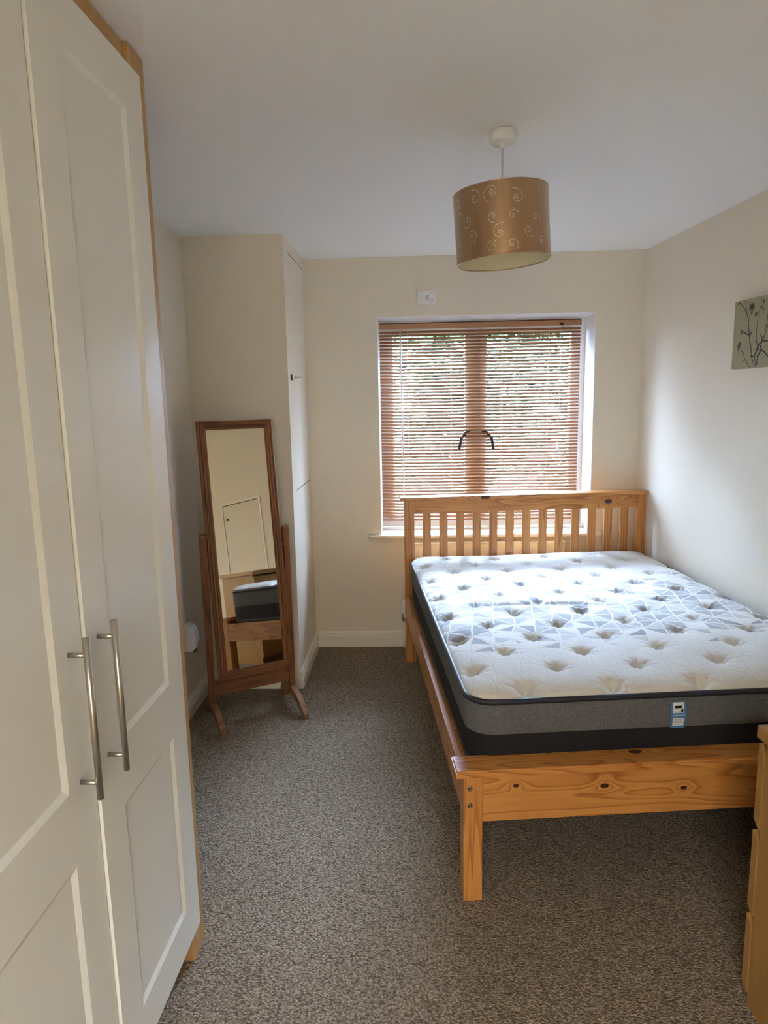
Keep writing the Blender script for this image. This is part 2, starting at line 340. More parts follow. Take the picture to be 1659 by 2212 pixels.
def blind():
    x0, x1 = WX0+0.004, 1.058; yb = YW+0.195; ztop, zbot = 2.033, 0.785
    root = empty('venetian_blind', ((x0+x1)/2, yb, zbot)); hw = (x1-x0)/2; hh = ztop-zbot
    tag(root, 'tan wooden venetian blind with half open slats hanging in the window recess', 'blind')
    box('headrail', (-hw, hw), (-0.02, 0.012), (hh-0.030, hh), 'slat', root, 0.002)
    box('headrail_channel', (-hw, hw), (-0.014, 0.008), (hh, hh+0.006), 'dark_metal', root)
    n = 58; z0 = 0.022; pitch = (hh-0.04-z0)/n; th = math.radians(37); wd = 0.025
    prof = []
    for i in range(6):
        t = -0.5+i/5; prof.append((t*wd, 0.0022*(1-(2*t)**2)))
    V = []
    for off in (0.0, 0.0004):
        for xx in (-hw+0.002, hw-0.002):
            for (py, pz) in prof: V.append((xx, py*math.cos(th)-(pz+off)*math.sin(th), py*math.sin(th)+(pz+off)*math.cos(th)))
    m = 6; Fc = []
    for i in range(m-1):
        Fc.append((i, i+1, m+i+1, m+i)); Fc.append((2*m+i, 3*m+i, 3*m+i+1, 2*m+i+1))
    Fc += [(0, m, 3*m, 2*m), (m-1, 3*m-1, 4*m-1, 2*m-1)]
    me = bpy.data.meshes.new('slat'); me.from_pydata(V, [], Fc); me.update(); me.polygons.foreach_set('use_smooth', [True]*len(me.polygons))
    for k in range(n):
        o = link('slat', me, 'slat', root); o.location = (0, 0, z0+pitch*(k+0.5))
        o.rotation_euler = (random.uniform(-0.03, 0.03), 0, 0)
    box('bottom_rail', (-hw, hw), (-0.013, 0.013), (0.0, 0.014), 'slat', root, 0.003)
    for x in (-0.02, 0.255, 0.57, 0.86):
        bm = bmesh.new()
        for y in (-0.0135, 0.0135): bm_tube(bm, [(x-0.44+0.01, y, 0.01), (x-0.44+0.01, y, hh-0.03)], 0.0009, 5)
        bm_tube(bm, [(x-0.425, 0.0, 0.01), (x-0.425, 0.0, hh-0.03)], 0.0007, 5)
        bm_done('ladder_cord', bm, 'cordw', root)
    wx = -0.062-(x0+x1)/2
    w_ = tube('tilt_wand', [(wx, -0.030, hh-0.035), (wx+0.006, -0.034, hh-0.6), (wx+0.012, -0.032, 0.055)], 0.0046, 'white_plastic', root, 6)
    tube('wand_hook', [(wx, -0.014, hh-0.010), (wx, -0.028, hh-0.014), (wx, -0.030, hh-0.045)], 0.0028, 'steel', w_, 6)
    px = 0.935-(x0+x1)/2
    c = tube('pull_cord', [(px, -0.020, hh-0.025), (px-0.003, -0.026, hh-0.4), (px-0.008, -0.024, 0.485)], 0.0013, 'cordw', root, 6)
    box('cord_lock', (px-0.012, px+0.012), (-0.026, -0.018), (hh-0.028, hh-0.018), 'dark_metal', root, 0.002)
    bm = bmesh.new(); bm_lathe(bm, [(0.0015, 0.045), (0.004, 0.042), (0.005, 0.03), (0.010, 0.008), (0.009, 0.0), (0.0001, 0.0)], 12, (px-0.008, -0.024, 0.440)); bm_done('tassel', bm, 'white_plastic', c, True)
blind()
# ------------------------------------------------------------------ radiator
def radiator():
    x0, x1, z0, z1 = -0.005, 0.935, 0.155, 0.692; root = empty('radiator', ((x0+x1)/2, YW-0.055, 0.0)); hw = (x1-x0)/2
    tag(root, 'cream panel radiator with vertical flutes behind the headboard', 'radiator')
    nx, nz = 150, 60; V = []; Fc = []
    for j in range(nz+1):
        for i in range(nx+1):
            x = -hw+2*hw*i/nx; z = z0+(z1-z0)*j/nz; ph = ((x+hw)/0.1045) % 1.0
            edge = min(z-z0, z1-z); k = max(0, min(1, (edge-0.03)/0.02)); ff = max(0, 1-abs(ph-0.5)/0.17); ff = ff*ff*(3-2*ff)
            bord = min(1, min(edge, x+hw, hw-x)/0.008); V.append((x, -0.030*min(1, 0.55+0.45*bord)-0.009*ff*k*(1 if 0.02 < x+hw < 2*hw-0.02 else 0), z))
    for j in range(nz):
        for i in range(nx):
            a = j*(nx+1)+i; Fc.append((a, a+1, a+nx+2, a+nx+1))
    pyd('front_panel', V, Fc, 'gloss', root, True)
    box('back_panel', (-hw, hw), (-0.015, 0.03), (z0+0.004, z1-0.004), 'gloss', root, 0.004)
    box('top_grille', (-hw+0.004, hw-0.004), (-0.030, 0.030), (z1-0.012, z1), 'gloss', root, 0.002)
    for sx in (-0.3, 0.3): box('bracket', (sx-0.015, sx+0.015), (0.03, 0.0545), (0.25, 0.62), 'gloss', root)
    vx = -hw-0.052
    bm = bmesh.new(); bm_lathe(bm, [(0.014, 0.185), (0.016, 0.195), (0.016, 0.225), (0.010, 0.235)], 14, (vx, 0, 0)); bm_tube(bm, [(vx, 0, 0.205), (-hw+0.004, 0, 0.205)], 0.009, 10)
    v = bm_done('valve_body', bm, 'steel', root, True)
    bm = bmesh.new(); bm_lathe(bm, [(0.015, 0.236), (0.020, 0.245), (0.021, 0.262), (0.019, 0.268), (0.019, 0.305), (0.015, 0.318), (0.0001, 0.32)], 20, (vx, 0, 0)); bm_done('valve_head', bm, 'white_plastic', v, True)
    tube('feed_pipe', [(vx, 0, 0.187), (vx, 0, 0.06), (vx, 0.004, 0.0)], 0.0078, 'gloss', root, 10)
    return root
radiator()
# ------------------------------------------------------------------ fitted wardrobe
def door_mesh(w_, h_, t, panels, dep=0.006, bev=0.013):
    xs = sorted({0, w_, *[p[0] for p in panels], *[p[1] for p in panels]}); zs = sorted({0, h_, *[p[2] for p in panels], *[p[3] for p in panels]})
    bm = bmesh.new()
    def q(*pts): bm.faces.new([bm.verts.new(p) for p in pts])
    for i in range(len(xs)-1):
        for j in range(len(zs)-1):
            a, b_, c, d = xs[i], xs[i+1], zs[j], zs[j+1]
            if any(abs(p[0]-a) < 1e-6 and abs(p[1]-b_) < 1e-6 and abs(p[2]-c) < 1e-6 for p in panels):
                o = [(t, -a, c), (t, -b_, c), (t, -b_, d), (t, -a, d)]; e = t-dep
                k = [(e, -a-bev, c+bev), (e, -b_+bev, c+bev), (e, -b_+bev, d-bev), (e, -a-bev, d-bev)]
                for s in range(4): q(o[s], o[(s+1) % 4], k[(s+1) % 4], k[s])
                q(*k)
            else: q((t, -a, c), (t, -b_, c), (t, -b_, d), (t, -a, d))
    q((0, 0, 0), (0, 0, h_), (0, -w_, h_), (0, -w_, 0)); q((0, 0, 0), (t, 0, 0), (t, 0, h_), (0, 0, h_)); q((0, -w_, 0), (0, -w_, h_), (t, -w_, h_), (t, -w_, 0))
    q((0, 0, h_), (t, 0, h_), (t, -w_, h_), (0, -w_, h_)); q((0, 0, 0), (0, -w_, 0), (t, -w_, 0), (t, 0, 0))
    bmesh.ops.remove_doubles(bm, verts=bm.verts, dist=1e-5); bmesh.ops.recalc_face_normals(bm, faces=bm.faces)
    me = bpy.data.meshes.new('door'); bm.to_mesh(me); bm.free(); return me
def wardrobe():
    root = empty('fitted_wardrobe', (-0.6358, 1.7602, 0), -0.0137); D = 0.47; L = 2.03
    tag(root, 'tall fitted wardrobe with cream shaker doors and oak effect surround', 'wardrobe')
    # end post / scribe panel with a moulded front edge
    box('end_panel', (-D, -0.001), (-0.066, 0.024), (0.0, H-0.003), 'oak_z', root, 0.006, 3)
    box('frieze', (-0.022, -0.012), (-L, -0.066), (2.318, H-0.003), 'oak_y', root, 0.001)
    box('top_panel', (-D, -0.024), (-L+0.02, -0.067), (2.30, 2.318), 'oak_y', root)
    box('plinth', (-0.10, -0.08), (-L+0.02, -0.067), (0.0, 0.13), 'oak_y', root)
    box('bottom_panel', (-D, -0.012), (-L+0.02, -0.067), (0.13, 0.148), 'oak_y', root)
    box('back_panel', (-D, -D+0.006), (-L+0.02, -0.067), (0.15, 2.298), 'oak_z', root)
    box('end_panel', (-D, -0.001), (-L-0.02, -L+0.018), (0.0, H-0.003), 'oak_z', root, 0.004)
    zb, zt = 0.128, 2.322; h_ = zt-zb; w_ = 0.480
    pan = [(0.095, w_-0.098, 0.237-zb, 0.737-zb), (0.095, w_-0.098, 0.880-zb, 2.223-zb)]
    me = door_mesh(w_, h_, 0.021, pan)
    bm = bmesh.new()
    bm_tube(bm, [(0.036, 0, -0.158), (0.036, 0, 0.158)], 0.0062, 14)
    for z in (-0.125, 0.125): bm_tube(bm, [(0, 0, z), (0.036, 0, z)], 0.0048, 10)
    bmesh.ops.recalc_face_normals(bm, faces=bm.faces); hm = bpy.data.meshes.new('handle'); bm.to_mesh(hm); bm.free()
    for k, s in enumerate((0.064, 0.549, 1.034, 1.519)):
        d = link('door', me, 'door', root); d.location = (0.0005 if k % 2 == 0 else -0.0055, -s, zb)
        hn = link('handle', hm, 'steel', d, True); hn['label'] = 'brushed steel bar handle'
        hn.location = (0.0205, -(w_-0.045) if k % 2 == 0 else -0.052, 1.005-zb)
wardrobe()
# ------------------------------------------------------------------ cheval mirror
STL, STD = (0.255, 0.100, 0.036), (0.115, 0.036, 0.011)
MT['stain_z'] = wood('stained_pine_upright', STL, STD, 2, rings=9, scale=2.0, rough=0.42)
MT['stain_x'] = wood('stained_pine_rail', STL, STD, 0, rings=9, scale=2.0, rough=0.42)
MT['stain_y'] = wood('stained_pine_foot', (0.30, 0.15, 0.062), STD, 1, rings=7, scale=2.0, rough=0.45)
def mirror_glass():
    m, nt, b = new_mat('mirror_silvering'); b.inputs['Metallic'].default_value = 1.0; b.inputs['Roughness'].default_value = 0.015
    v, _ = coords(nt); f = noise(nt, v, 3, 2); nt.links.new(mix_rgb(nt, f, (0.86, 0.87, 0.84), (0.88, 0.89, 0.87)), b.inputs['Base Color']); return m
MT['mirror'] = mirror_glass()
def cheval():
    W, A_, B_ = 0.374, 0.632, 0.628; zp = 0.859; th = 0.131
    root = empty('cheval_mirror', (-0.8271, 3.2752, 0), 0.5118)
    tag(root, 'tall freestanding tilting mirror in a reddish pine frame by the boxed corner', 'mirror')
    fr = empty('mirror_frame', (0, 0, zp)); fr.parent = root; fr.rotation_euler = (-th, 0, 0)
    hw = W/2
    # moulded profile (distance from outer edge, forward depth)
    prof = [(0.0, 0.010), (0.0, -0.008), (0.004, -0.012), (0.010, -0.012), (0.013, -0.009), (0.016, -0.013), (0.024, -0.015), (0.028, -0.011), (0.031, -0.013), (0.037, -0.012), (0.041, -0.006), (0.043, -0.004), (0.043, 0.010)]
    n = len(prof)
    def side(p0, p1, inn, mat):
        p0, p1, inn = Vector(p0), Vector(p1), Vector(inn); t = (p1-p0).normalized(); bm = bmesh.new(); R0, R1 = [], []
        for d, y in prof:
            R0.append(bm.verts.new(p0+inn*d+t*d+Vector((0, y, 0)))); R1.append(bm.verts.new(p1+inn*d-t*d+Vector((0, y, 0))))
        for i in range(n): bm.faces.new((R0[i], R0[(i+1) % n], R1[(i+1) % n], R1[i]))
        bm.faces.new(R0); bm.faces.new(R1); bm_done('frame_rail', bm, mat, fr)
    side((-hw, 0, -B_), (-hw, 0, A_), (1, 0, 0), 'stain_z'); side((hw, 0, -B_), (hw, 0, A_), (-1, 0, 0), 'stain_z')
    side((-hw, 0, A_), (hw, 0, A_), (0, 0, -1), 'stain_x'); side((-hw, 0, -B_), (hw, 0, -B_), (0, 0, 1), 'stain_x')
    g = box('mirror_glass', (-hw+0.040, hw-0.040), (-0.004, 0.002), (-B_+0.040, A_-0.040), 'mirror', fr)
    box('backing_board', (-hw+0.03, hw-0.03), (0.0025, 0.009), (-B_+0.03, A_-0.03), 'stain_z', fr)
    for s in (-1, 1):
        bm = bmesh.new(); xs = (s*0.194, s*0.222) if s > 0 else (-0.222, -0.194)
        pr = [(-0.017, 0.055), (0.017, 0.055)] + [(0.017*math.cos(a), 0.938+0.017*math.sin(a)) for a in np.linspace(0, PI, 9)]
        rr = [[bm.verts.new((x, y, z)) for y, z in pr] for x in xs]
        for i in range(len(pr)): bm.faces.new((rr[0][i], rr[0][(i+1) % len(pr)], rr[1][(i+1) % len(pr)], rr[1][i]))
        bm.faces.new(rr[0][::-1]); bm.faces.new(rr[1])
        bmesh.ops.bevel(bm, geom=[e for e in bm.edges if e.calc_face_angle(0) > 0.9], offset=0.003, segments=2, affect='EDGES')
        bm_done('post', bm, 'stain_z', root)
        # arched foot: outline in (y, z), y negative = forward
        out = [(-0.205, 0.0), (-0.208, 0.022), (-0.185, 0.040), (-0.150, 0.062), (-0.110, 0.082), (-0.070, 0.097), (-0.03, 0.105), (0.03, 0.105), (0.07, 0.100), (0.105, 0.088), (0.135, 0.065), (0.155, 0.035), (0.160, 0.010), (0.150, 0.0), (0.115, 0.0), (0.105, 0.018), (0.080, 0.036), (0.045, 0.047), (0.0, 0.060), (-0.05, 0.060), (-0.09, 0.050), (-0.125, 0.035), (-0.155, 0.015), (-0.168, 0.0)]
        bm = bmesh.new(); xf = (s*0.208-0.013, s*0.208+0.013)
        rr = [[bm.verts.new((x, y, z)) for y, z in out] for x in xf]; m = len(out)
        for i in range(m): bm.faces.new((rr[0][i], rr[0][(i+1) % m], rr[1][(i+1) % m], rr[1][i]))
        bm.faces.new(rr[0][::-1]); bm.faces.new(rr[1])
        bm_done('foot', bm, 'stain_y', root)
        bm = bmesh.new(); bm_tube(bm, [(s*0.187, 0, zp), (s*0.196, 0, zp)], 0.006, 10); bm_done('pivot', bm, 'steel', root, True)
    box('cross_rail', (-0.194, 0.194), (-0.011, 0.011), (0.132, 0.205), 'stain_x', root, 0.003)
cheval()
# ------------------------------------------------------------------ bed frame
BX, BY, BA, BL = 0.1459, 1.9432, 0.0967, 1.9945
BW = 1.456
MT['pine_x'] = wood('varnished_pine_cross', PINE_L, PINE_D, 0, rings=15, scale=1.6, coat=0.12)
MT['pine_y'] = wood('varnished_pine_long', PINE_L, PINE_D, 1, rings=15, scale=1.6, coat=0.12)
MT['pine_z'] = wood('varnished_pine_upright', PINE_L, PINE_D, 2, rings=15, scale=2.6, coat=0.12, stretch=0.035)
MT['pine_foot'] = wood('knotty_pine_foot_rail', PINE_L, PINE_D, 0, rings=15, scale=1.6, coat=0.12, knots=[(0.165, 0.003, 0.388, 0.006), (0.445, 0.003, 0.372, 0.0085), (0.70, 0.003, 0.352, 0.0065)])
MT['pine_cap'] = wood('knotty_pine_foot_cap', PINE_L, PINE_D, 0, rings=15, scale=1.6, coat=0.12, knots=[(0.56, 0.052, 0.455, 0.013), (0.285, 0.078, 0.455, 0.012)])
MT['pine_head'] = wood('knotty_pine_head_rail', PINE_L, PINE_D, 0, rings=15, scale=1.6, coat=0.12, knots=[(1.215, BL+0.012, 0.950, 0.014)])
MT['pine_headcap'] = wood('knotty_pine_head_cap', PINE_L, PINE_D, 0, rings=15, scale=1.6, coat=0.12, knots=[(0.47, BL-0.03, 1.0, 0.016)])
MT['bolt'] = plain('brass_bolt', (0.30, 0.24, 0.13), 0.35, 1.0)
def bed():
    root = empty('bed_frame', (BX, BY, 0), BA)
    tag(root, 'varnished pine double bed frame with slatted headboard and low foot end', 'bed')
    v0 = BL
    for x0, x1 in ((0.0, 0.058), (BW-0.062, BW)):
        box('head_post', (x0, x1), (v0, v0+0.045), (0, 0.988), 'pine_z', root, 0.004)
    box('head_rail', (0.058, BW-0.062), (v0+0.012, v0+0.036), (0.909, 0.988), 'pine_head', root, 0.002)
    box('head_rail', (0.058, BW-0.062), (v0+0.012, v0+0.036), (0.36, 0.46), 'pine_x', root, 0.002)
    # cap with a rounded nose
    bm = bmesh.new(); bm_box(bm, (-0.024, BW+0.010), (v0-0.030, v0+0.062), (0.988, 1.010))
    bmesh.ops.bevel(bm, geom=[e for e in bm.edges if all(v.co.z < 0.99 for v in e.verts)], offset=0.010, segments=4, affect='EDGES', profile=0.5)
    bmesh.ops.bevel(bm, geom=[e for e in bm.edges if all(v.co.z > 1.009 for v in e.verts)], offset=0.003, segments=2, affect='EDGES', profile=0.5)
    bm_done('head_cap', bm, 'pine_headcap', root)
    gap = (BW-0.062-0.058-13*0.047)/14
    bm = bmesh.new(); bm_box(bm, (-0.0235, 0.0235), (0, 0.018), (0.0, 0.470)); bmesh.ops.bevel(bm, geom=list(bm.edges), offset=0.0025, segments=2, affect='EDGES'); bmesh.ops.recalc_face_normals(bm, faces=bm.faces)
    me = bpy.data.meshes.new('headboard_slat'); bm.to_mesh(me); bm.free()
    for k in range(13):
        o = link('headboard_slat', me, 'pine_z', root); o.location = (0.058+gap+0.0235+k*(0.047+gap), v0+0.015, 0.445)
    for x0, x1, s in ((0.001, 0.023, 1), (BW-0.023, BW-0.001, -1)):
        r = box('side_rail', (x0, x1), (0.06, v0), (0.287, 0.412), 'pine_y', root, 0.003)
        xl = (x1, x1+0.03) if s > 0 else (x0-0.03, x0)
        box('ledger', xl, (0.08, v0-0.01), (0.360, 0.392), 'pine_y', r)
    for x0, x1 in ((0.0, 0.060), (BW-0.060, BW)):
        l = box('foot_leg', (x0, x1), (0.0, 0.060), (0.0, 0.4325), 'pine_z', root, 0.004)
        if x0 == 0.0:
            for z in (0.388, 0.330):
                bm = bmesh.new(); bm_lathe(bm, [(0.0085, 0.001), (0.0085, -0.001), (0.007, -0.003), (0.003, -0.0032), (0.0028, -0.0012), (0.0001, -0.0012)], 18)
                bmesh.ops.rotate(bm, verts=bm.verts, matrix=Matrix.Rotation(-PI/2, 3, 'X'), cent=(0, 0, 0)); bmesh.ops.translate(bm, verts=bm.verts, vec=(0.020, -0.0005, z)); bm_done('bolt', bm, 'bolt', l, True)
    box('foot_rail', (0.0605, BW-0.0605), (0.003, 0.027), (0.272, 0.4325), 'pine_foot', root, 0.002)
    bm = bmesh.new(); bm_box(bm, (-0.026, BW+0.026), (-0.020, 0.080), (0.433, 0.455))
    bmesh.ops.bevel(bm, geom=[e for e in bm.edges if all(v.co.z > 0.454 for v in e.verts)], offset=0.005, segments=3, affect='EDGES'); bm_done('foot_cap', bm, 'pine_cap', root)
    for v in np.linspace(0.2, 1.85, 9): box('base_slat', (0.024, BW-0.024), (v-0.035, v+0.035), (0.3925, 0.405), 'pine_x', root, 0.002)
bed()
# ------------------------------------------------------------------ mattress
MW, ML, MR = 1.372, 1.895, 0.085
MU, MV, MZ = 0.030, 0.070, 0.4055
def mattress_mats():
    m, nt, b = new_mat('quilted_mattress_cover'); v, raw = coords(nt)
    n0 = N(nt, 'ShaderNodeTexNoise'); n0.inputs['Scale'].default_value = 6; nt.links.new(raw, n0.inputs['Vector'])
    sb = N(nt, 'ShaderNodeVectorMath', operation='SUBTRACT'); nt.links.new(n0.outputs[1], sb.inputs[0]); sb.inputs[1].default_value = (0.5, 0.5, 0.5)
    ma = N(nt, 'ShaderNodeVectorMath', operation='MULTIPLY_ADD'); nt.links.new(sb.outputs[0], ma.inputs[0]); ma.inputs[1].default_value = (0.05, 0.05, 0); nt.links.new(raw, ma.inputs[2])
    mp = N(nt, 'ShaderNodeMapping'); mp.inputs['Rotation'].default_value = (0, 0, 0.20); mp.inputs['Scale'].default_value = (1/0.165, 1/0.165, 1); nt.links.new(ma.outputs[0], mp.inputs[0])
    sp = N(nt, 'ShaderNodeSeparateXYZ'); nt.links.new(mp.outputs[0], sp.inputs[0])
    fx, fy = math_n(nt, 'FLOOR', sp.outputs[0]), math_n(nt, 'FLOOR', sp.outputs[1])
    px = math_n(nt, 'SUBTRACT', math_n(nt, 'FRACT', sp.outputs[0]), 0.5); py = math_n(nt, 'SUBTRACT', math_n(nt, 'FRACT', sp.outputs[1]), 0.5)
    sec = math_n(nt, 'FLOOR', math_n(nt, 'DIVIDE', math_n(nt, 'ARCTAN2', py, px), PI/4))
    cv = N(nt, 'ShaderNodeCombineXYZ'); nt.links.new(fx, cv.inputs[0]); nt.links.new(fy, cv.inputs[1]); nt.links.new(sec, cv.inputs[2])
    wn = N(nt, 'ShaderNodeTexWhiteNoise'); nt.links.new(cv.outputs[0], wn.inputs['Vector'])
    wn2 = N(nt, 'ShaderNodeTexWhiteNoise', noise_dimensions='4D'); nt.links.new(cv.outputs[0], wn2.inputs['Vector']); wn2.inputs['W'].default_value = 3.3
    ax, ay = math_n(nt, 'ABSOLUTE', px), math_n(nt, 'ABSOLUTE', py)
    d1 = math_n(nt, 'MINIMUM', ax, ay); d2 = math_n(nt, 'MULTIPLY', math_n(nt, 'ABSOLUTE', math_n(nt, 'SUBTRACT', ax, ay)), 0.707)
    d3 = math_n(nt, 'MINIMUM', math_n(nt, 'SUBTRACT', 0.5, ax), math_n(nt, 'SUBTRACT', 0.5, ay))
    de = math_n(nt, 'MINIMUM', math_n(nt, 'MINIMUM', d1, d2), d3)
    line = math_n(nt, 'SMOOTH_MIN', math_n(nt, 'DIVIDE', de, 0.030), 1.0, 0.1, clamp=True)
    sr = N(nt, 'ShaderNodeSeparateXYZ'); nt.links.new(raw, sr.inputs[0])
    band = math_n(nt, 'DIVIDE', math_n(nt, 'ABSOLUTE', math_n(nt, 'SUBTRACT', sr.outputs[1], 0.82)), 0.56)
    dens = math_n(nt, 'SUBTRACT', 0.90, math_n(nt, 'POWER', band, 1.7))
    on = math_n(nt, 'LESS_THAN', wn.outputs['Value'], dens)
    amt = math_n(nt, 'MULTIPLY', math_n(nt, 'MULTIPLY', on, math_n(nt, 'ADD', 0.35, math_n(nt, 'MULTIPLY', wn2.outputs['Value'], 0.65))), math_n(nt, 'GREATER_THAN', de, 0.022))
    nf = noise(nt, v, 900, 2)
    colr = mix_rgb(nt, amt, (0.67, 0.65, 0.60), (0.25, 0.255, 0.265))
    colr = mix_rgb(nt, math_n(nt, 'MULTIPLY', nf, 0.12), colr, (0.5, 0.5, 0.5))
    nt.links.new(colr, b.inputs['Base Color']); b.inputs['Roughness'].default_value = 0.85; b.inputs['Specular IOR Level'].default_value = 0.2; b.inputs['Sheen Weight'].default_value = 0.2
    hgt = math_n(nt, 'ADD', line, math_n(nt, 'MULTIPLY', nf, 0.12)); bump(nt, b, hgt, 0.28, 0.003)
    MT['ticking'] = m
    m, nt, b = new_mat('grey_damask_border'); v, _ = coords(nt); vo = N(nt, 'ShaderNodeTexVoronoi'); vo.inputs['Scale'].default_value = 75; nt.links.new(v, vo.inputs['Vector'])
    rg = math_n(nt, 'FRACT', math_n(nt, 'MULTIPLY', vo.outputs['Distance'], 3.0)); nf = noise(nt, v, 700, 2)
    f = math_n(nt, 'ADD', math_n(nt, 'MULTIPLY', rg, 0.45), math_n(nt, 'MULTIPLY', nf, 0.6), clamp=True)
    nt.links.new(mix_rgb(nt, f, (0.025, 0.027, 0.030), (0.19, 0.192, 0.195)), b.inputs['Base Color']); b.inputs['Roughness'].default_value = 0.8; bump(nt, b, rg, 0.4, 0.002)
    MT['border'] = m
    MT['black_cloth'] = plain('black_mattress_cloth', (0.010, 0.010, 0.011), 0.75, var=0.2, nscale=300, bmp=0.2, spec=0.3)
    MT['piping'] = plain('navy_black_piping', (0.014, 0.017, 0.028), 0.5, var=0.2, nscale=300)
mattress_mats()
def rrect(off=0.0, n=14):
    x0, x1, y0, y1 = -off, MW+off, -off, ML+off; r = MR+off; P = []
    for cx, cy, a0 in ((x1-r, y0+r, -PI/2), (x1-r, y1-r, 0), (x0+r, y1-r, PI/2), (x0+r, y0+r, PI)):
        for k in range(n+1):
            a = a0+PI/2*k/n; P.append((cx+r*math.cos(a), cy+r*math.sin(a)))
    D = []
    for i, p in enumerate(P):
        q = P[(i+1) % len(P)]; d = math.dist(p, q); m = max(1, int(d/0.05))
        for k in range(m): D.append((p[0]+(q[0]-p[0])*k/m, p[1]+(q[1]-p[1])*k/m))
    return D
def mattress():
    cb, sb = math.cos(BA), math.sin(BA)
    root = empty('mattress', (BX+MU*cb-MV*sb, BY+MU*sb+MV*cb, MZ), BA)
    tag(root, 'double mattress with white tufted top, grey triangle pattern and black piping', 'mattress')
    PZ = 0.632-MZ
    btn = []
    for k in range(13):
        v = 0.11+0.1455*k-MV; u0 = 0.22 if k % 2 == 0 else 0.08
        for j in range(5):
            u = u0+0.285*j-MU
            if 0.03 < u < MW-0.03 and 0.03 < v < ML-0.03: btn.append((u, v, 0.8+0.4*random.random()))
    nx, ny = 176, 244
    X, Y = np.meshgrid(np.linspace(0, MW, nx), np.linspace(0, ML, ny)); X = X.copy(); Y = Y.copy()
    for cx, cy, sx, sy in ((MR, MR, -1, -1), (MW-MR, MR, 1, -1), (MR, ML-MR, -1, 1), (MW-MR, ML-MR, 1, 1)):
        dx, dy = X-cx, Y-cy; msk = (dx*sx > 0) & (dy*sy > 0); mx = np.maximum(abs(dx), abs(dy)); ln = np.hypot(dx, dy)+1e-9
        X[msk] = (cx+dx*mx/ln)[msk]; Y[msk] = (cy+dy*mx/ln)[msk]
    qx = np.abs(X-MW/2)-(MW/2-MR); qy = np.abs(Y-ML/2)-(ML/2-MR)
    e = -(np.hypot(np.maximum(qx, 0), np.maximum(qy, 0))+np.minimum(np.maximum(qx, qy), 0)-MR); e = np.clip(e, 0, None)
    t = np.clip(e/0.10, 0, 1); Z = PZ+0.005+0.036*np.sqrt(np.clip(1-(1-t)**2, 0, 1))
    Z += 0.006*np.sin(X*7.1+1)*np.sin(Y*4.3)*t
    for (u, v, s) in btn:
        d = np.hypot(X-u, Y-v); ph = np.arctan2(Y-v, X-u)
        Z -= s*0.024*np.exp(-(d/0.028)**2) + s*0.010*np.exp(-d/0.05)
        Z += 0.0026*np.cos(9*ph+u*40)*np.exp(-((d-0.035)/0.022)**2)
    yc = 0.93+0.035*np.sin(X*4+0.4)-MV-0.02; env = np.exp(-((X-0.46)/0.30)**4)
    Z += env*(0.007*np.exp(-((Y-yc-0.040)/0.035)**2)-0.008*np.exp(-((Y-yc)/0.012)**2)+0.005*np.exp(-((Y-yc+0.04)/0.03)**2))
    V = np.stack([X, Y, Z], -1).reshape(-1, 3).tolist(); Fc = []
    for j in range(ny-1):
        for i in range(nx-1):
            a = j*nx+i; Fc.append((a, a+1, a+nx+1, a+nx))
    top = pyd('top_panel', V, Fc, 'ticking', root, True)
    def band(name, rows, mat, cap=None):
        V = []; Fc = []; loops = []
        for off, z in rows:
            P = rrect(0.0); L = []
            for (x, y) in P:
                # outward offset from the rounded rectangle
                qx = abs(x-MW/2)-(MW/2-MR); qy = abs(y-ML/2)-(ML/2-MR); gx, gy = max(qx, 0), max(qy, 0); l = math.hypot(gx, gy)
                nx_, ny_ = (gx/l, gy/l) if l > 1e-6 else (0, 0)
                L.append(len(V)); V.append((x+off*nx_*(1 if x > MW/2 else -1), y+off*ny_*(1 if y > ML/2 else -1), z))
            loops.append(L)
        m = len(loops[0])
        for A_, B_ in zip(loops, loops[1:]):
            for i in range(m): Fc.append((A_[i], A_[(i+1) % m], B_[(i+1) % m], B_[i]))
        if cap is not None: Fc.append(tuple(loops[0][::-1]))
        return pyd(name, V, Fc, mat, root, True)
    band('base_border', [(-0.012, 0.0), (-0.003, 0.006), (-0.001, 0.028)], 'border', cap=0)
    band('black_band', [(-0.001, 0.028), (0.001, 0.05), (0.002, 0.085), (0.0, 0.119)], 'black_cloth')
    band('grey_border', [(0.0, 0.119), (0.004, 0.135), (0.006, 0.165), (0.004, 0.20), (-0.001, PZ-0.002)], 'border')
    P = rrect(0.0); P.append(P[0]); P.append(P[1])
    bm = bmesh.new(); bm_tube(bm, [(x, y, PZ+0.001) for x, y in P], 0.0100, 8, caps=False); bm_done('piping', bm, 'piping', root, True)
    # care tag on the foot end
    tx0, tx1, z0, z1, yy = 0.645, 0.692, 0.118, 0.206, -0.0085
    pts = []; nseg = 8
    lab = empty('care_label', (0, 0, 0)); lab.parent = root
    V = []; 
    for k in range(nseg+1):
        z = z0+(z1-z0)*k/nseg; bow = -0.004*math.sin(PI*min(1, (z-z0)/(z1-z0)*1.0)); V += [(tx0, yy+bow, z), (tx1+0.002*math.sin(PI*k/nseg), yy+bow, z), (tx1, yy+bow+0.0006, z), (tx0, yy+bow+0.0006, z)]
    Fc = []
    for k in range(nseg):
        a = 4*k; b_ = a+4
        Fc += [(a, a+1, b_+1, b_), (a+2, a+3, b_+3, b_+2), (a+1, a+2, b_+2, b_+1), (a+3, a, b_, b_+3)]
    pyd('label_fabric', V, Fc, 'tag_blue', lab)
